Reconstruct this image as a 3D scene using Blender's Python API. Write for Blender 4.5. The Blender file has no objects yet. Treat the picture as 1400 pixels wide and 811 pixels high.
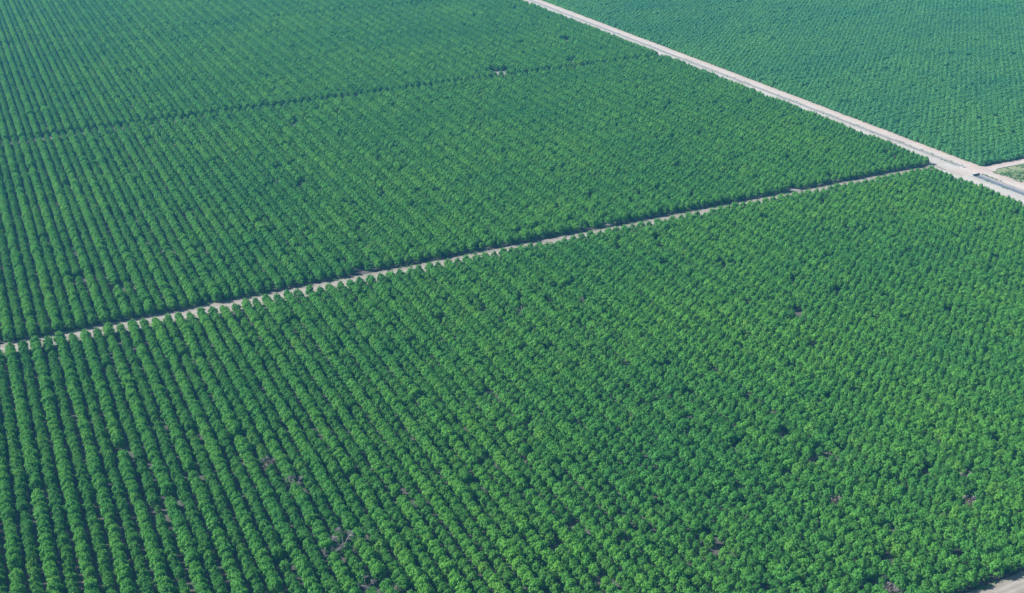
import bpy, bmesh, math, random
from mathutils import Vector, Matrix, noise

# ------------------------------------------------------------------ camera
# World frame: +Y runs along the orchard rows (north), +X across them (east).
S = bpy.context.scene
COL = S.collection
CX, CY, IW, IH = 700.0, 405.5, 1400.0, 811.0
V1 = Vector((-135 - CX, -331 - CY)); V2 = Vector((4421 - CX, -378 - CY))   # where the rows and the cross tracks converge
F = math.sqrt(-(V1.x * V2.x + V1.y * V2.y))
ax_r = Vector((V1.x, V1.y, F)).normalized()
ax_c = Vector((V2.x, V2.y, F)).normalized()
ax_d = ax_r.cross(ax_c)
if ax_d.y < 0: ax_d = -ax_d
CAM_H = 304.7
cam_d = bpy.data.cameras.new('camera'); cam = bpy.data.objects.new('camera', cam_d); COL.objects.link(cam)
right = Vector((ax_c[0], ax_r[0], -ax_d[0])); up = -Vector((ax_c[1], ax_r[1], -ax_d[1])); fwd = Vector((ax_c[2], ax_r[2], -ax_d[2]))
m = Matrix((right, up, -fwd)).transposed().to_4x4(); m.translation = Vector((0, 0, CAM_H))
cam.matrix_world = m
cam_d.sensor_fit = 'HORIZONTAL'; cam_d.sensor_width = 36; cam_d.lens = 36 * F / IW
cam_d.clip_start = 1; cam_d.clip_end = 60000
S.camera = cam

# ------------------------------------------------------------------ light
SUN_EL = 37.0
SH_AZ = 55.0                                  # shadows fall this far east of due south
sd = Vector((-math.sin(math.radians(SH_AZ)), math.cos(math.radians(SH_AZ)), 0)) * math.cos(math.radians(SUN_EL))
sd.z = math.sin(math.radians(SUN_EL))         # towards the sun
W = bpy.data.worlds.new('World'); S.world = W; W.use_nodes = True
nt = W.node_tree; nt.nodes.clear()
sky = nt.nodes.new('ShaderNodeTexSky'); sky.sky_type = 'NISHITA'; sky.sun_disc = False
sky.sun_elevation = math.radians(SUN_EL); sky.sun_rotation = math.atan2(sd.x, sd.y)
bg = nt.nodes.new('ShaderNodeBackground'); bg.inputs[1].default_value = 0.05
wo = nt.nodes.new('ShaderNodeOutputWorld')
nt.links.new(sky.outputs[0], bg.inputs[0]); nt.links.new(bg.outputs[0], wo.inputs[0])
sl = bpy.data.lights.new('sun', 'SUN'); sl.energy = 4.8; sl.angle = math.radians(0.5); sl.color = (1.0, 0.96, 0.9)
so = bpy.data.objects.new('sun', sl); COL.objects.link(so)
so.rotation_euler = sd.to_track_quat('Z', 'Y').to_euler(); so.location = (0, 0, 400)
S.view_settings.view_transform = 'Standard'; S.view_settings.look = 'None'
S.view_settings.exposure = 1.0; S.view_settings.gamma = 1.0
S.render.engine = 'CYCLES'
S.cycles.max_bounces = 6; S.cycles.volume_bounces = 0; S.cycles.transparent_max_bounces = 4

# ------------------------------------------------------------------ layout (metres)
ROW = 6.65; ROW0 = -7.7                       # row spacing, one known big-variety row
T0, T1, T2, T3 = (241.8, 259.5), (646.4, 666.6), (1063.0, 1077.2), (1464.5, 1475.0)   # last / first trunk either side of each cross track
W_EDGE_S, W_EDGE_N = 673.5, 686.0             # last tree row west of the road
E_EDGE = 721.0                                # first tree row east of the road
ERO = (632.0, 641.0)                          # farm road going east

def setp(o, label=None, cat=None, group=None, kind=None):
    if label: o['label'] = label
    if cat: o['category'] = cat
    if group: o['group'] = group
    if kind: o['kind'] = kind
    return o
def obj(name, me, parent=None):
    o = bpy.data.objects.new(name, me); COL.objects.link(o)
    if parent: o.parent = parent
    return o

# ------------------------------------------------------------------ materials
def mat(name):
    M = bpy.data.materials.new(name); M.use_nodes = True
    n = M.node_tree; n.nodes.clear()
    out = n.nodes.new('ShaderNodeOutputMaterial')
    return M, n, out
def N(n, t, **kw):
    x = n.nodes.new(t)
    for k, v in kw.items(): setattr(x, k, v)
    return x
def noise_at(n, vec, scale, detail=3, rough=0.55):
    t = N(n, 'ShaderNodeTexNoise'); t.inputs['Scale'].default_value = scale
    t.inputs['Detail'].default_value = detail; t.inputs['Roughness'].default_value = rough
    n.links.new(vec, t.inputs['Vector']); return t.outputs['Fac']
def ramp(n, fac, stops):
    r = N(n, 'ShaderNodeValToRGB'); e = r.color_ramp.elements
    while len(e) < len(stops): e.new(0.5)
    for el, (p, c) in zip(e, stops): el.position = p; el.color = (*c, 1)
    n.links.new(fac, r.inputs[0]); return r.outputs[0]
def mix(n, a, b, fac, mode='MIX'):
    x = N(n, 'ShaderNodeMix', data_type='RGBA', blend_type=mode)
    if isinstance(fac, float): x.inputs[0].default_value = fac
    else: n.links.new(fac, x.inputs[0])
    for i, v in ((6, a), (7, b)):
        if isinstance(v, tuple): x.inputs[i].default_value = (*v, 1)
        else: n.links.new(v, x.inputs[i])
    return x.outputs[2]

def leaf_material(name, stops, sat=1.0):
    M, n, out = mat(name)
    oi = N(n, 'ShaderNodeObjectInfo')
    geo = N(n, 'ShaderNodeNewGeometry')
    c1 = ramp(n, oi.outputs['Random'], stops)                          # tree to tree
    ri = geo.outputs['Random Per Island']                              # leaf spray to leaf spray
    c2 = ramp(n, ri, [(0.0, (0.80, 0.84, 0.85)), (0.5, (1, 1, 1)), (1.0, (1.25, 1.18, 1.10))])
    c = mix(n, c1, c2, 1.0, 'MULTIPLY')
    big = noise_at(n, geo.outputs['Position'], 0.009, 4, 0.6)               # vigour varies across the block
    c3 = ramp(n, big, [(0.3, (0.78, 0.88, 1.04)), (0.7, (1.30, 1.10, 0.92))])
    c = mix(n, c, c3, 1.0, 'MULTIPLY')
    d = N(n, 'ShaderNodeBsdfPrincipled'); n.links.new(c, d.inputs['Base Color'])
    d.inputs['Roughness'].default_value = 0.6; d.inputs['Specular IOR Level'].default_value = 0.25
    t = N(n, 'ShaderNodeBsdfTranslucent'); n.links.new(c, t.inputs['Color'])
    ms = N(n, 'ShaderNodeMixShader'); ms.inputs[0].default_value = 0.44
    n.links.new(d.outputs[0], ms.inputs[1]); n.links.new(t.outputs[0], ms.inputs[2]); n.links.new(ms.outputs[0], out.inputs[0])
    return M
LEAF_BIG = leaf_material('leaves_bright', [(0.0, (0.108, 0.365, 0.062)), (0.5, (0.128, 0.40, 0.064)), (0.96, (0.145, 0.41, 0.064)), (1.0, (0.165, 0.41, 0.064))])
LEAF_SMALL = leaf_material('leaves_deep', [(0.0, (0.088, 0.30, 0.054)), (0.55, (0.104, 0.335, 0.056)), (0.96, (0.12, 0.35, 0.058)), (1.0, (0.15, 0.37, 0.060))])
LEAF_EAST = leaf_material('leaves_young', [(0.0, (0.115, 0.38, 0.135)), (0.6, (0.130, 0.40, 0.14)), (1.0, (0.145, 0.415, 0.14))])
LEAF_DRY = leaf_material('leaves_dry', [(0.0, (0.17, 0.13, 0.085)), (1.0, (0.20, 0.18, 0.09))])
LEAF_PALE = leaf_material('leaves_pale_crop', [(0.0, (0.10, 0.30, 0.08)), (1.0, (0.20, 0.38, 0.12))])

def bark_material(name, a, b):
    M, n, out = mat(name)
    tc = N(n, 'ShaderNodeTexCoord')
    c = ramp(n, noise_at(n, tc.outputs['Object'], 3.0, 4), [(0.3, a), (0.7, b)])
    d = N(n, 'ShaderNodeBsdfPrincipled'); n.links.new(c, d.inputs['Base Color']); d.inputs['Roughness'].default_value = 0.9
    n.links.new(d.outputs[0], out.inputs[0]); return M
BARK = bark_material('bark', (0.06, 0.045, 0.035), (0.13, 0.10, 0.08))
DEAD = bark_material('dead_grey_wood', (0.26, 0.235, 0.235), (0.42, 0.38, 0.375))

def ground_material():
    M, n, out = mat('orchard_soil')
    geo = N(n, 'ShaderNodeNewGeometry'); p = geo.outputs['Position']
    c = ramp(n, noise_at(n, p, 0.35, 5), [(0.25, (0.058, 0.051, 0.048)), (0.75, (0.095, 0.084, 0.078))])
    litter = ramp(n, noise_at(n, p, 0.9, 4, 0.7), [(0.56, (0, 0, 0)), (0.66, (1, 1, 1))])
    lf = N(n, 'ShaderNodeRGBToBW'); n.links.new(litter, lf.inputs[0])
    c = mix(n, c, (0.05, 0.04, 0.032), lf.outputs[0])
    weed = ramp(n, noise_at(n, p, 0.09, 5, 0.7), [(0.55, (0, 0, 0)), (0.68, (0.6, 0.6, 0.6))])
    wf = N(n, 'ShaderNodeRGBToBW'); n.links.new(weed, wf.inputs[0])
    c = mix(n, c, (0.07, 0.11, 0.045), wf.outputs[0])
    d = N(n, 'ShaderNodeBsdfPrincipled'); n.links.new(c, d.inputs['Base Color']); d.inputs['Roughness'].default_value = 0.95
    b = N(n, 'ShaderNodeBump'); b.inputs['Strength'].default_value = 0.5; b.inputs['Distance'].default_value = 0.15
    n.links.new(noise_at(n, p, 1.2, 4), b.inputs['Height']); n.links.new(b.outputs[0], d.inputs['Normal'])
    n.links.new(d.outputs[0], out.inputs[0]); return M
SOIL = ground_material()

def dirt_material(name, a, b, rut, rutx=None, pink=None):
    """Packed dirt; wheel ruts run along object X of the sheet's UV u."""
    M, n, out = mat(name)
    geo = N(n, 'ShaderNodeNewGeometry'); p = geo.outputs['Position']
    uv = N(n, 'ShaderNodeUVMap'); sx = N(n, 'ShaderNodeSeparateXYZ'); n.links.new(uv.outputs[0], sx.inputs[0])
    c = ramp(n, noise_at(n, p, 0.16, 5, 0.65), [(0.3, a), (0.7, b)])
    if pink:
        pk = ramp(n, sx.outputs['Y'], pink[0]); bw = N(n, 'ShaderNodeRGBToBW'); n.links.new(pk, bw.inputs[0])
        c = mix(n, c, pink[1], bw.outputs[0])
    big = noise_at(n, p, 0.035, 4, 0.65)
    off = N(n, 'ShaderNodeMath', operation='MULTIPLY_ADD'); off.inputs[1].default_value = 0.10
    n.links.new(noise_at(n, p, 0.03, 2), off.inputs[0]); n.links.new(sx.outputs['Y'], off.inputs[2])
    rg = N(n, 'ShaderNodeValToRGB'); e = rg.color_ramp.elements
    for pos, v_ in rutx:
        el = e.new(pos); el.color = (v_, v_, v_, 1)
    e[0].color = (rutx[0][1],) * 3 + (1,); e[len(e) - 1].color = (rutx[-1][1],) * 3 + (1,)
    n.links.new(off.outputs[0], rg.inputs[0])
    st = ramp(n, big, [(0.42, (0, 0, 0)), (0.62, (1, 1, 1))])
    mm = mix(n, rg.outputs[0], st, 0.35)
    rr = N(n, 'ShaderNodeRGBToBW'); n.links.new(mm, rr.inputs[0])
    c = mix(n, c, rut, rr.outputs[0])
    d = N(n, 'ShaderNodeBsdfPrincipled'); n.links.new(c, d.inputs['Base Color']); d.inputs['Roughness'].default_value = 0.95
    b = N(n, 'ShaderNodeBump'); b.inputs['Strength'].default_value = 0.4; b.inputs['Distance'].default_value = 0.08
    n.links.new(noise_at(n, p, 1.5, 4), b.inputs['Height']); n.links.new(b.outputs[0], d.inputs['Normal'])
    n.links.new(d.outputs[0], out.inputs[0]); return M
ROADM = dirt_material('pale_gravel', (0.42, 0.375, 0.34), (0.52, 0.475, 0.44), (0.34, 0.29, 0.26), [(.05, .7), (.18, .3), (.26, .0), (.36, .35), (.46, .0), (.56, .4), (.68, .05), (.80, .3), (.92, .8)],
                      ([(0.40, (0, 0, 0)), (0.7, (0.9, 0.9, 0.9))], (0.46, 0.365, 0.33)))
SHOULD = dirt_material('white_shoulder', (0.38, 0.36, 0.335), (0.50, 0.48, 0.455), (0.31, 0.285, 0.25), [(.05, .9), (.3, .6), (.45, .1), (.6, .05), (.8, .3), (.92, .7)])
TRACKM = dirt_material('packed_dirt', (0.29, 0.26, 0.24), (0.40, 0.36, 0.335), (0.20, 0.185, 0.145), [(.05, .9), (.22, .75), (.30, .1), (.36, .05), (.43, .65), (.52, .7), (.60, .05), (.66, .1), (.76, .7), (.95, .95)])

def simple(name, a, b, sc, rough=0.8):
    M, n, out = mat(name)
    geo = N(n, 'ShaderNodeNewGeometry')
    c = ramp(n, noise_at(n, geo.outputs['Position'], sc, 4), [(0.3, a), (0.7, b)])
    d = N(n, 'ShaderNodeBsdfPrincipled'); n.links.new(c, d.inputs['Base Color']); d.inputs['Roughness'].default_value = rough
    n.links.new(d.outputs[0], out.inputs[0]); return M
CONC = simple('weathered_concrete', (0.13, 0.13, 0.135), (0.20, 0.195, 0.195), 0.8)
CONC_PALE = simple('pale_concrete', (0.38, 0.38, 0.38), (0.48, 0.48, 0.48), 1.2)
WATER = simple('dull_ditch_water', (0.10, 0.13, 0.16), (0.16, 0.19, 0.22), 0.4, 0.25)
BARE = simple('pale_bare_dirt', (0.17, 0.155, 0.15), (0.28, 0.25, 0.25), 0.3)
GRASS = simple('crop_ground', (0.12, 0.21, 0.075), (0.27, 0.27, 0.17), 0.12)

# ------------------------------------------------------------------ setting
def sheet(name, quads, material, z, uvw=None):
    """quads: list of 4-point polygons in plan, u along / v across; every sheet also has a little subdivision for its edge."""
    bm = bmesh.new(); uvl = bm.loops.layers.uv.new('UVMap')
    for q in quads:
        vs = [bm.verts.new((x, y, z)) for x, y in q]
        f = bm.faces.new(vs)
        for lp, uv in zip(f.loops, ((0, 0), (1, 0), (1, 1), (0, 1))): lp[uvl].uv = uv
    bmesh.ops.recalc_face_normals(bm, faces=bm.faces)
    me = bpy.data.meshes.new(name); bm.to_mesh(me); bm.free(); me.materials.append(material)
    for f in me.polygons:
        if f.normal.z < 0: f.flip()
    return setp(obj(name, me), kind='structure')

# the ground: one sheet, with the two ditches cut out of it
DN = (704.3, 707.5, 647.0, 2300.0)            # north ditch x0 x1 y0 y1
DS = (696.6, 705.4, 150.0, 629.5)             # south ditch (wider)
xs = [-9000, -2000, 0, 400, 696.6, 704.3, 705.4, 707.5, 1500, 3000, 9000]
ys = [-9000, -1000, 150, 629.5, 647.0, 1200, 2300, 4000, 9000]
bm = bmesh.new(); vv = {}
def gv(i, j):
    if (i, j) not in vv: vv[(i, j)] = bm.verts.new((xs[i], ys[j], 0))
    return vv[(i, j)]
for i in range(len(xs) - 1):
    for j in range(len(ys) - 1):
        mx, my = (xs[i] + xs[i + 1]) / 2, (ys[j] + ys[j + 1]) / 2
        if any(a < mx < b and c < my < d for a, b, c, d in (DN, DS)): continue
        bm.faces.new((gv(i, j), gv(i + 1, j), gv(i + 1, j + 1), gv(i, j + 1)))
me = bpy.data.meshes.new('ground'); bm.to_mesh(me); bm.free(); me.materials.append(SOIL)
setp(obj('ground', me), kind='structure')

def wavy_strip(x0f, x1f, y0, y1, step=6.0):
    """quads of a strip running along Y, with its sides given as functions of y"""
    q = []; y = y0
    while y < y1:
        b = min(y + step, y1)
        q.append(((x0f(y), y), (x0f(b), b), (x1f(b), b), (x1f(y), y)) if False else ((x0f(y), y), (x0f(b), b), (x1f(b), b), (x1f(y), y)))
        y = b
    return q
def wob(y, s, a=0.7, f=0.05): return a * noise.noise(Vector((y * f, s, 0)))
# the wide gravel road east of the ditch, and the pale shoulder strip west of it
sheet('gravel_road', wavy_strip(lambda y: 707.55, lambda y: 719.6 + wob(y, 3), 647, 2300, 8) +
      wavy_strip(lambda y: 705.45, lambda y: 719.6 + wob(y, 3, 0.9), 150, 629.5, 8) +
      [((690.0, 629.5), (690.0, 647), (719.6, 647), (719.6, 629.5))], ROADM, 0.03)
sheet('road_shoulder', wavy_strip(lambda y: 688.0 + wob(y, 9, 1.2), lambda y: 704.25, 647, 2300, 8) +
      wavy_strip(lambda y: 676.0 + wob(y, 5, 1.2), lambda y: 696.55, 150, 629.5, 8) +
      [((677.0, 629.5), (677.0, 647), (689.95, 647), (689.95, 629.5)), ((682.0, 647.0), (682.0, 664.0), (687.0, 664.0), (687.0, 647.0))], SHOULD, 0.026)
def x_strip(y0f, y1f, x0, x1, step=6.0):
    q = []; x = x0
    while x < x1:
        b = min(x + step, x1)
        q.append(((x, y0f(x)), (b, y0f(b)), (b, y1f(b)), (x, y1f(x)))); x = b
    return q
flare = lambda x: 5.0 * max(0.0, 1 - (x - 719.6) / 9.0) ** 2
sheet('farm_road', x_strip(lambda x: ERO[0] - flare(x) + wob(x, 1, .5), lambda x: ERO[1] + 0.8 * wob(x, 2, .5) + 0.5 * flare(x), 719.7, 1500, 3), ROADM, 0.034)
sheet('dirt_track', x_strip(lambda x: 645.5 + wob(x, 4, 1.5, .09), lambda x: 661.5 + wob(x, 6, .8), -220, 681.5, 5), TRACKM, 0.02)
t = sheet('dirt_track', x_strip(lambda x: 246.4 + wob(x, 14, .9, .09), lambda x: 256.4 + wob(x, 16, .8), 60, 675, 5), TRACKM, 0.02)

# bare clearings where trees have been pulled out
for cx_, cy_, ra, rb in ((503, 1091, 9, 6.5), (631, 1190, 9, 4.5), (594, 1099, 6.5, 4), (612, 1106, 4, 3), (258, 1005, 5, 4), (388.5, 664.5, 5, 4), (552, 664, 4, 3.5), (327.8, 371, 3, 2.4)):
    vs = [(cx_ + ra * math.cos(t_ / 18 * 2 * math.pi) * (1 + .3 * noise.noise(Vector((math.cos(t_ / 18 * 6.283), math.sin(t_ / 18 * 6.283), cx_)))),
           cy_ + rb * math.sin(t_ / 18 * 2 * math.pi) * (1 + .3 * noise.noise(Vector((math.cos(t_ / 18 * 6.283) + 3, math.sin(t_ / 18 * 6.283), cy_)))), 0.012) for t_ in range(18)]
    pm = bpy.data.meshes.new('bare_ground'); pm.from_pydata(vs, [], [tuple(range(18))]); pm.materials.append(BARE)
    setp(obj('bare_ground', pm), kind='structure')

# ditches: sloped concrete sides, a floor and a film of water
def ditch(x0, x1, y0, y1, depth, taper):
    bm = bmesh.new(); n_ = 40; xm = (x0 + x1) / 2; hw = (x1 - x0) / 2
    rows = []
    for k in range(n_ + 1):
        y = y0 + (y1 - y0) * k / n_
        b = hw * 0.42
        rows.append([bm.verts.new((xm + dx, y, z)) for dx, z in ((-hw, 0.04), (-hw + .25, 0.04), (-b, -depth), (b, -depth), (hw - .25, 0.04), (hw, 0.04))])
    for a, b in zip(rows, rows[1:]):
        for i in range(5): bm.faces.new((a[i], b[i], b[i + 1], a[i + 1]))
    for r_ in (rows[0], rows[-1]): bm.faces.new((r_[1], r_[2], r_[3], r_[4]))
    me = bpy.data.meshes.new('ditch'); bm.to_mesh(me); bm.free(); me.materials.append(CONC)
    o = setp(obj('irrigation_ditch', me), kind='structure')
    wm = bpy.data.meshes.new('water'); w = hw * 0.72
    wm.from_pydata([(xm - w, y0 + .3, -depth * .5), (xm + w, y0 + .3, -depth * .5), (xm + w, y1 - .3, -depth * .5), (xm - w, y1 - .3, -depth * .5)], [], [(0, 1, 2, 3)])
    wm.materials.append(WATER); setp(obj('ditch_water', wm), kind='structure')
    return o
ditch(*DN, 1.3, 0)
ditch(*DS, 2.2, 0)

# culvert headwall where the ditch passes under the crossing
def box_mesh(name, boxes, material, bev=0.05):
    bm = bmesh.new()
    for (a, b, c, d, e, f) in boxes:
        r_ = bmesh.ops.create_cube(bm, size=1, matrix=Matrix.Translation(((a + b) / 2, (c + d) / 2, (e + f) / 2)) @ Matrix.Diagonal((b - a, d - c, f - e, 1)))
    bmesh.ops.bevel(bm, geom=bm.edges[:], offset=bev, segments=1, affect='EDGES')
    me = bpy.data.meshes.new(name); bm.to_mesh(me); bm.free(); me.materials.append(material); return me
for nm, lab, (cx_, cy_, wd, face) in (
        ('culvert_headwall', 'pale concrete culvert headwall with dark pipe mouth at head of the wide ditch', (701.0, 629.9, 9.4, -1)),
        ('culvert_headwall', 'small pale concrete culvert headwall where the thin ditch ends at the road crossing', (705.9, 646.4, 4.0, 1))):
    e = bpy.data.objects.new(nm, None); COL.objects.link(e); e.location = (cx_, cy_, 0)
    setp(e, lab, 'culvert', 'culvert headwalls at the road crossing')
    o = obj('wall', box_mesh('wall', [(-wd / 2, wd / 2, -0.25, 0.25, -1.6, 0.45), (-wd / 2 - .02, -wd / 2 + .3, 0.24 * face, 2.6 * face, -0.8, 0.40) if face > 0 else (-wd / 2 - .02, -wd / 2 + .3, -2.6, -0.24, -0.8, 0.40),
                                  (wd / 2 - .3, wd / 2 + .02, 0.24, 2.6, -0.8, 0.40) if face > 0 else (wd / 2 - .3, wd / 2 + .02, -2.6, -0.24, -0.8, 0.40)], CONC_PALE), e)
    bm = bmesh.new(); bmesh.ops.create_cone(bm, cap_ends=False, segments=20, radius1=.55, radius2=.55, depth=.7, matrix=Matrix.Translation((0, .2 * face, -.75)) @ Matrix.Rotation(math.pi / 2, 4, 'X'))
    me = bpy.data.meshes.new('pipe'); bm.to_mesh(me); bm.free(); me.materials.append(CONC); obj('pipe', me, e)

# ------------------------------------------------------------------ trees
class MB:
    def __init__(s): s.v = []; s.f = []; s.m = []
    def tube(s, a, b, ra, rb, n=5, mi=0):
        d = (b - a)
        if d.length < 1e-6: return
        q = d.to_track_quat('Z', 'Y'); k = len(s.v)
        for p, r_ in ((a, ra), (b, rb)):
            for i in range(n):
                t_ = 2 * math.pi * i / n
                s.v.append(p + q @ Vector((r_ * math.cos(t_), r_ * math.sin(t_), 0)))
        for i in range(n):
            j = (i + 1) % n; s.f.append((k + i, k + j, k + n + j, k + n + i)); s.m.append(mi)
    def card(s, p, nrm, size, rng, mi=0):
        q = nrm.to_track_quat('Z', 'Y') @ Matrix.Rotation(rng.uniform(0, 6.283), 3, 'Z').to_quaternion()
        k = len(s.v); w = size * rng.uniform(.75, 1.25); l = size * rng.uniform(.9, 1.6)
        for x, y, z in ((-l, 0, -.12 * l), (0, -w, .1 * l), (l, 0, -.12 * l), (0, w, .1 * l)):
            s.v.append(p + q @ Vector((x * .5, y * .5, z * .5)))
        s.f.append((k, k + 1, k + 2, k + 3)); s.m.append(mi)
    def mesh(s, name, mats):
        me = bpy.data.meshes.new(name); me.from_pydata(s.v, [], s.f)
        for x in mats: me.materials.append(x)
        me.polygons.foreach_set('material_index', s.m); me.update(); return me

def grow_trunk(mb, rng, h, spread, mi=0):
    """short trunk forking into a vase of scaffold limbs; returns limb tips"""
    top = Vector((rng.uniform(-.1, .1), rng.uniform(-.1, .1), h * .17))
    mb.tube(Vector((0, 0, -.05)), top, .19, .15, 7, mi)
    tips = []
    n_ = rng.choice((4, 5, 5))
    for i in range(n_):
        a = 2 * math.pi * (i + rng.uniform(-.25, .25)) / n_
        mid = top + Vector((math.cos(a) * spread * .33, math.sin(a) * spread * .33, h * rng.uniform(.18, .26)))
        end = mid + Vector((math.cos(a) * spread * rng.uniform(.2, .42), math.sin(a) * spread * rng.uniform(.2, .42), h * rng.uniform(.2, .36)))
        mb.tube(top, mid, .10, .07, 5, mi); mb.tube(mid, end, .07, .03, 5, mi); tips.append(end)
    return tips

def grow_crown(mb, rng, h, rad, n_leaf, size, mi=0):
    """uneven crown: leaf sprays over many small lobes, a few shoots sticking out, gaps between"""
    lobes = []
    ex = rng.uniform(.84, 1.18)
    n_l = rng.randint(22, 27)
    for i in range(n_l):
        a = i * 2.39996 + rng.uniform(-.5, .5)
        q = math.sqrt((i + .5) / n_l)
        rr_ = rad * .86 * q * rng.uniform(.74, 1.16)
        dome = h * (.76 - .30 * q * q) + rng.uniform(-.55, .5)
        lobes.append((Vector((math.cos(a) * rr_ * ex, math.sin(a) * rr_ / ex, dome)), rad * rng.uniform(.19, .36)))
    for i in range(9):                                   # skirt of lower lobes
        a = 2 * math.pi * (i + rng.uniform(-.3, .3)) / 9
        lobes.append((Vector((math.cos(a) * rad * .66, math.sin(a) * rad * .66, h * rng.uniform(.19, .31))), rad * rng.uniform(.26, .38)))
    tot = sum(l[1] ** 2 for l in lobes)
    for c_, r_ in lobes:
        for k in range(int(n_leaf * r_ * r_ / tot)):
            d = Vector((rng.gauss(0, 1), rng.gauss(0, 1), rng.gauss(0.25, 1))).normalized()
            p = c_ + Vector((d.x * r_, d.y * r_, d.z * r_ * 1.05)) * rng.uniform(.72, 1.1)
            nn = (d + Vector((rng.gauss(0, .3), rng.gauss(0, .3), rng.gauss(.15, .3)))).normalized()
            mb.card(p, nn, size * rng.uniform(.7, 1.2), rng, mi)
    for k in range(16):                                  # shoots
        a = rng.uniform(0, 6.283); q = rng.uniform(0, .8)
        p = Vector((math.cos(a) * rad * q, math.sin(a) * rad * q, h * (.93 - .28 * q * q)))
        for j in range(4):
            mb.card(p + Vector((rng.uniform(-.12, .12), rng.uniform(-.12, .12), .16 * j)), Vector((rng.gauss(0, 1), rng.gauss(0, 1), .5)).normalized(), size * .8, rng, mi)

rng = random.Random(11)
BIG_H, BIG_R, SM_H, SM_R = 6.9, 2.92, 6.2, 2.5
kinds = []          # (crown mesh, trunk mesh)
src = bpy.data.collections.new('tree_kinds')             # library of crowns the far trees share
def add_kind(h, rad, nleaf, size, leaf, keep=True):
    c_ = MB(); grow_crown(c_, rng, h, rad, nleaf, size)
    t_ = MB(); grow_trunk(t_, rng, h, rad)
    if keep: kinds.append((c_.mesh('crown', [leaf]), t_.mesh('trunk', [BARK])))
    j = MB(); k = len(c_.v); j.v = c_.v + t_.v; j.f = c_.f + [tuple(i + k for i in f) for f in t_.f]; j.m = c_.m + [1] * len(t_.f)
    o = bpy.data.objects.new('tree_kind_%02d' % len(src.objects), j.mesh('tree', [leaf, BARK])); src.objects.link(o)
for _ in range(8): add_kind(BIG_H, BIG_R, 1250, .52, LEAF_BIG)      # 0-7   big variety
for _ in range(6): add_kind(SM_H, SM_R, 1050, .48, LEAF_SMALL)       # 8-13  smaller, deeper green variety
for _ in range(4): add_kind(4.5, 3.3, 720, .58, LEAF_EAST, False)  # 14-17 younger trees east of the road

# planting grid
fx = Vector((math.sin(math.radians(25.22)), math.cos(math.radians(25.22)), 0))
def project(x, y, z=2.5):
    v = Vector((x, y, z - CAM_H)); d = v.dot(fwd)
    return (CX + F * v.dot(right) / d, CY - F * v.dot(up) / d, d) if d > 1 else (-9999, -9999, 1)
def in_view(x, y, mx, my):
    u, v_, d = project(x, y); return -mx < u < IW + mx and -my < v_ < IH + my

dead_spots = [   # x, y, kind, label
    (105.8, 393.9, 'bare', 'large bleached grey bare tree near bottom edge, widest leafless crown of the orchard'),
    (101.0, 388.6, 'bare', 'small grey bare tree beside the wide leafless one near bottom edge'),
    (107.1, 360.4, 'bare', 'grey bare tree at the very bottom edge left of centre'),
    (99.7, 444.6, 'bare', 'grey bare tree up the row from the large bleached one'),
    (93.6, 466.5, 'dry', 'dying tree with pinkish brown dry leaves in the left foreground rows'),
    (312.4, 325.8, 'dry', 'reddish brown dead tree in a dark gap right of centre near bottom'),
    (376.8, 317.5, 'bare', 'lone grey bare tree in the right foreground above the corner track'),
    (362.1, 302.3, 'dry', 'yellowish brown dying tree above the corner track at lower right'),
    (292.1, 270.6, 'dry', 'tan dry tree at the bottom edge just left of the corner track'),
    (268.3, 564.7, 'bare', 'pale grey bare tree in the middle of the near block'),
    (310.5, 558.3, 'bare', 'grey bare tree right of the pale one in mid block'),
]
gap_spots = [(327.8, 371.4, 2.75), (267.7, 360.2, 2.75), (348.3, 348.5, 2.75), (148.5, 368.4, 2.75), (420.0, 483.3, 2.75), (418, 489, 2.75), (393.3, 468.0, 2.75), (396.1, 448.7, 2.75), (373.0, 618.6, 2.75), (229.6, 784.1, 2.75), (264.1, 791.0, 2.75), (258.1, 1005.3, 5.5), (630.9, 1189.2, 10), (593.6, 1098.1, 7), (612, 1105, 2.75), (502.5, 1090.5, 11.5), (497, 1097, 7), (268.3, 564.7, 2.75), (286.0, 406.2, 2.75), (388.0, 667.5, 2.75), (552.0, 667.5, 2.75), (150, 667.5, 2.75), (206, 667.5, 2.75), (95.5, 391, 2.75), (111, 398, 2.75), (113, 362, 2.75)]
lat = []            # (x, y, big?, block, row index)
def block(x0i, x1i, ya, yb, name):
    n_ = round((yb - ya) / 5.15); st = (yb - ya) / n_
    for k in range(x0i, x1i + 1):
        x = ROW0 + ROW * k
        off = rng.uniform(-.4, .4)
        for j in range(n_ + 1): lat.append((x, ya + st * j - (2.8 * min(1, max(0, (210 - x) / 90)) * (1 - j / n_) if name == 'mid' else 0), k % 2 == 0, name, k))
kmin = -24
def kmax(e): return int((e - ROW0) // ROW)
block(kmin, kmax(W_EDGE_S), T0[0] - 8 * 21, T0[0], 'corner')
block(kmin, kmax(W_EDGE_S), T0[1], T1[0], 'near')
block(kmin, kmax(W_EDGE_N), T1[1], T2[0], 'mid')
block(kmin, kmax(W_EDGE_N), T2[1], T3[0], 'far')
block(kmin, kmax(W_EDGE_N), T3[1], T3[1] + 5.32 * 95, 'farthest')
x = E_EDGE
while x < 1560:
    y = 644.5
    while y < 2000:
        lat.append((x, y, True, 'east', 0)); y += 6.5
    x += 6.55
trees = []; deads = {}
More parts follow.
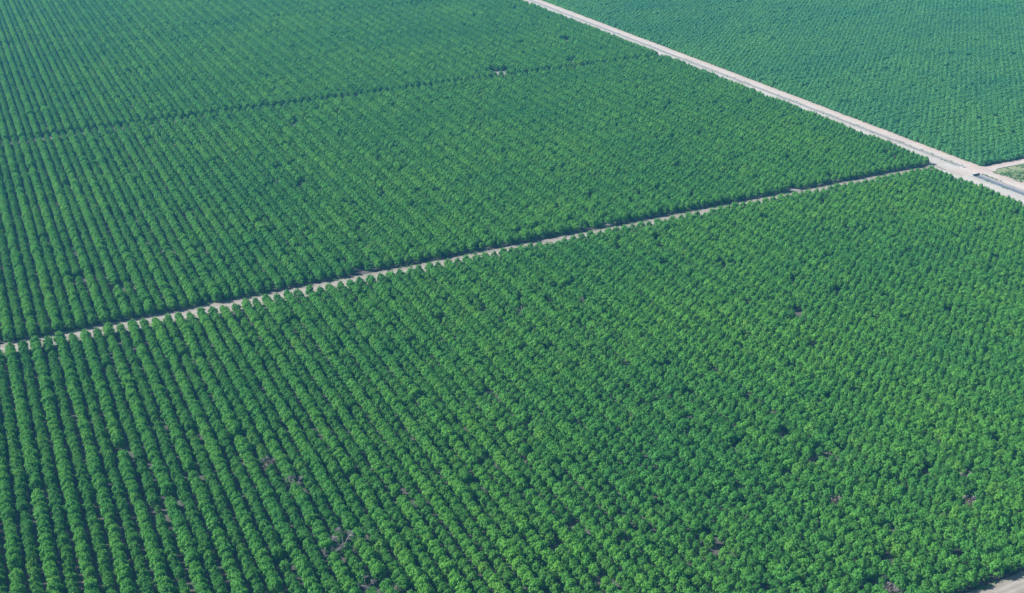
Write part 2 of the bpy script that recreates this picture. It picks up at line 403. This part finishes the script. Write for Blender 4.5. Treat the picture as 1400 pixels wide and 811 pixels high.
# snap each dead tree to its planting place
for i, (dx, dy, kd, lab) in enumerate(dead_spots):
    best = min(range(len(lat)), key=lambda q: (lat[q][0] - dx) ** 2 + (lat[q][1] - dy) ** 2 + (0 if q not in deads else 1e6))
    deads[best] = i
for i, (x, y, big, blk, k) in enumerate(lat):
    if i in deads: continue
    if not in_view(x, y, 230, 150): continue
    if any((x - a) ** 2 + (y - b) ** 2 < r_ * r_ for a, b, r_ in gap_spots): continue
    u = rng.random()
    dens = noise.noise(Vector((x * .02, y * .02, 7)))
    if blk != 'east' and u < .006 + .010 * max(0, dens): continue
    if blk == 'east' and u < .004: continue
    sc = min(1.2, max(.76, rng.gauss(1.01, .07))) * (1 + .12 * noise.noise(Vector((x * .03, y * .03, 2))))
    if rng.random() < .03: sc *= rng.uniform(.55, .82)
    jx, jy = rng.gauss(0, .24), rng.gauss(0, .28)
    if blk == 'east': kd = rng.randrange(14, 18); sc *= rng.uniform(.92, 1.05)
    else:
        # the two varieties alternate by row
        kd = rng.randrange(0, 8) if big else rng.randrange(8, 14)
    trees.append([x + jx, y + jy, kd, sc, rng.uniform(0, 6.283), blk, k])

# the 300 that show largest stand as individuals
cand = []
for i, tr in enumerate(trees):
    if tr[5] == 'east': continue
    u, v_, d = project(tr[0], tr[1], 3)
    if -4 < u < IW + 4 and v_ < IH + 6: cand.append((d, i))
cand.sort(); near = set(i for d, i in cand[:300])
def ordn(n_):
    return '%d%s' % (n_, 'th' if 10 <= n_ % 100 <= 20 else {1: 'st', 2: 'nd', 3: 'rd'}.get(n_ % 10, 'th'))
rows_near = {}
for i in near:
    tr = trees[i]; rows_near.setdefault((tr[5], tr[6]), []).append(i)
main_rows = sorted(k for b, k in rows_near if b == 'near')
corner_rows = sorted(k for b, k in rows_near if b == 'corner')
G_TREES = 'leafy almond trees planted in rows'
proto = {}
def place_tree(i, label):
    x, y, kd, sc, rz, blk, k = trees[i]
    if kd not in proto:
        e = bpy.data.objects.new('orchard_tree', None); COL.objects.link(e)
        parts = [obj('crown', kinds[kd][0], e), obj('trunk', kinds[kd][1], e)]; proto[kd] = (e, parts)
    else:
        e0, ps = proto[kd]; e = e0.copy(); COL.objects.link(e)
        for p in ps: c_ = p.copy(); COL.objects.link(c_); c_.parent = e
    e.location = (x, y, 0); e.rotation_euler = (0, 0, rz); e.scale = (sc, sc, sc)
    setp(e, label, 'tree', G_TREES)
for (b, k), ids in sorted(rows_near.items()):
    ids.sort(key=lambda q: trees[q][1])
    for n_, i in enumerate(ids):
        size = 'large bright green' if k % 2 == 0 else 'smaller deep green'
        if trees[i][3] < .8: size = 'undersized green'
        if b == 'near':
            lab = '%s tree, %s up from the bottom edge in the %s row from left' % (size, ordn(n_ + 1), ordn(main_rows.index(k) + 1))
        else:
            lab = '%s tree beyond the corner track, %s from it in %s row from left' % (size, ordn(len(ids) - n_), ordn(corner_rows.index(k) + 1))
        place_tree(i, lab)

# all the others: one planted mass, instanced crown by crown
def scatter(name, pts, collection, label, cat, nk):
    me = bpy.data.meshes.new(name); me.from_pydata([(p[0], p[1], 0) for p in pts], [], [])
    a = me.attributes.new('kind_index', 'INT', 'POINT'); a.data.foreach_set('value', [p[2] for p in pts])
    a = me.attributes.new('size', 'FLOAT', 'POINT'); a.data.foreach_set('value', [p[3] for p in pts])
    a = me.attributes.new('turn', 'FLOAT', 'POINT'); a.data.foreach_set('value', [p[4] for p in pts])
    o = setp(obj(name, me), label, cat, None, 'stuff')
    g = bpy.data.node_groups.new(name, 'GeometryNodeTree')
    g.interface.new_socket('Geometry', in_out='INPUT', socket_type='NodeSocketGeometry')
    g.interface.new_socket('Geometry', in_out='OUTPUT', socket_type='NodeSocketGeometry')
    gi = g.nodes.new('NodeGroupInput'); go = g.nodes.new('NodeGroupOutput')
    ci = g.nodes.new('GeometryNodeCollectionInfo'); ci.inputs['Collection'].default_value = collection
    ci.inputs['Separate Children'].default_value = True; ci.inputs['Reset Children'].default_value = True
    ip = g.nodes.new('GeometryNodeInstanceOnPoints'); ip.inputs['Pick Instance'].default_value = True
    def attr(nm, ty):
        n_ = g.nodes.new('GeometryNodeInputNamedAttribute'); n_.data_type = ty; n_.inputs[0].default_value = nm
        return n_.outputs['Attribute']
    cx = g.nodes.new('ShaderNodeCombineXYZ')
    g.links.new(attr('turn', 'FLOAT'), cx.inputs[2])
    g.links.new(gi.outputs[0], ip.inputs['Points']); g.links.new(ci.outputs[0], ip.inputs['Instance'])
    g.links.new(attr('kind_index', 'INT'), ip.inputs['Instance Index'])
    g.links.new(cx.outputs[0], ip.inputs['Rotation'])
    g.links.new(attr('size', 'FLOAT'), ip.inputs['Scale'])
    g.links.new(ip.outputs[0], go.inputs[0])
    md = o.modifiers.new('planting', 'NODES'); md.node_group = g
    return o
rest = [t_ for i, t_ in enumerate(trees) if i not in near]
scatter('orchard_trees', rest, src, 'dense green almond orchard stretching in rows to the top of the view', 'orchard', 18)
print('TREES', len(trees), 'near', len(near))

# ------------------------------------------------------------------ dead and dying trees
def grow_bare(seed, h, rad):
    r2 = random.Random(seed); tm = MB(); bmsh = MB()
    tips = grow_trunk(tm, r2, h, rad)
    def fork(p, d, l, r_, lev):
        e = p + d * l; bmsh.tube(p, e, r_, r_ * .55, 4)
        if lev == 0: return
        for _ in range(4 if lev > 1 else 7):
            nd = (d + Vector((r2.gauss(0, .55), r2.gauss(0, .55), r2.gauss(.1, .4)))).normalized()
            fork(p + d * l * r2.uniform(.4, 1), nd, l * r2.uniform(.55, .8), max(.04, r_ * .6), lev - 1)
    for t_ in tips:
        d = Vector((t_.x, t_.y, h * .35)).normalized()
        for _ in range(2):
            fork(t_, (d + Vector((r2.gauss(0, .4), r2.gauss(0, .4), 0))).normalized(), rad * .42, .10, 3)
    return tm.mesh('trunk', [DEAD]), bmsh.mesh('branches', [DEAD])
for q, i in deads.items():
    x, y, kd, lab = dead_spots[i]; x, y = lat[q][0], lat[q][1]
    s_ = 1.55 if i == 0 else (rng.uniform(1.05, 1.25) if x < 200 else rng.uniform(.78, .92))
    e = bpy.data.objects.new('bare_tree' if kd == 'bare' else 'dying_tree', None); COL.objects.link(e)
    e.location = (x, y, 0); e.scale = (s_, s_, s_ * .9); setp(e, lab, 'dead tree')
    tm, bmh = grow_bare(100 + i, 5.0, 2.8)
    obj('trunk', tm, e); obj('branches', bmh, e)
    if kd == 'dry':
        c_ = MB(); grow_crown(c_, rng, 4.6, 2.1, 260, .42); obj('crown', c_.mesh('crown', [LEAF_DRY]), e)

# ------------------------------------------------------------------ pale young crop in the corner field east of the road
sheet('crop_field', [((717.6, 150), (1300, 150), (1300, 622), (717.6, 622)), ((717.6, 622), (1300, 622), (1300, 630.8), (723.5, 630.8))], GRASS, 0.012)
src2 = bpy.data.collections.new('crop_kinds')
for _ in range(4):
    b_ = MB()
    for k in range(46):
        d = Vector((rng.gauss(0, 1), rng.gauss(0, .5), abs(rng.gauss(0, 1)))).normalized()
        b_.card(Vector((d.x * 1.3, d.y * .62, d.z * .95 + .12)), (d + Vector((0, 0, .4))).normalized(), .5, rng)
    o = bpy.data.objects.new('crop_plant_%d' % _, b_.mesh('crop', [LEAF_PALE])); src2.objects.link(o)
pts = []
y = 628.5
while y > 560:
    x = 732 + max(0, (y - 622)) * 0.2 if y > 622 else 718.8
    while x < 860:
        if noise.noise(Vector((x * .07, y * .07, 5))) > -.12 and rng.random() > .18:
            pts.append((x + rng.gauss(0, .2), y + rng.gauss(0, .12), rng.randrange(4), rng.uniform(.7, 1.25), rng.choice((0, math.pi)) + rng.gauss(0, .1)))
        x += 2.0
    y -= 3.4
scatter('low_crop_rows', pts, src2, 'pale green low crop in thin rows at the right edge beyond the road', 'crop', 4)

# ------------------------------------------------------------------ weeds along the track edges and ditch banks
pts = []
def weeds(n_, fx_, fy_):
    for _ in range(n_):
        x, y = fx_(), fy_()
        if noise.noise(Vector((x * .06, y * .06, 21))) < .02 or not in_view(x, y, 60, 60): continue
        pts.append((x, y, rng.randrange(4), rng.uniform(.25, .7), rng.uniform(0, 6.28)))
weeds(1500, lambda: rng.uniform(-20, 676), lambda: 646.5 + abs(rng.gauss(0, 2.2)))
weeds(900, lambda: rng.uniform(-20, 684), lambda: 661.5 + rng.gauss(0, .8))
weeds(500, lambda: rng.uniform(280, 420), lambda: 247.5 + abs(rng.gauss(0, 1.1)))
weeds(260, lambda: rng.uniform(280, 420), lambda: 256.3 + rng.gauss(0, .6))
weeds(900, lambda: 719.4 + rng.gauss(0, .5), lambda: rng.uniform(645, 1500))
weeds(500, lambda: 690 + abs(rng.gauss(0, 2)), lambda: rng.uniform(665, 1300))
weeds(300, lambda: rng.choice((703.7, 708.0)) + rng.gauss(0, .25), lambda: rng.uniform(650, 1200))
weeds(160, lambda: rng.choice((696.1, 706.0)) + rng.gauss(0, .3), lambda: rng.uniform(560, 628))
weeds(200, lambda: 717.4 + rng.gauss(0, .5), lambda: rng.uniform(560, 628))
scatter('verge_weeds', pts, src2, 'low green weeds straggling along the edges of the tracks and ditches', 'weeds', 4)

# ------------------------------------------------------------------ the air
def haze():
    me = bpy.data.meshes.new('haze'); bm = bmesh.new()
    bmesh.ops.create_cube(bm, size=1, matrix=Matrix.Translation((0, 0, 154)) @ Matrix.Diagonal((18400, 18400, 314, 1)))
    bm.to_mesh(me); bm.free()
    M, n, out = mat('haze')
    v = N(n, 'ShaderNodeVolumePrincipled'); v.inputs['Color'].default_value = (0.10, 0.54, 1.0, 1); v.inputs['Density'].default_value = 0.000112
    v.inputs['Anisotropy'].default_value = 0.0
    n.links.new(v.outputs[0], out.inputs['Volume']); me.materials.append(M)
    setp(obj('haze', me), kind='stuff')
haze()
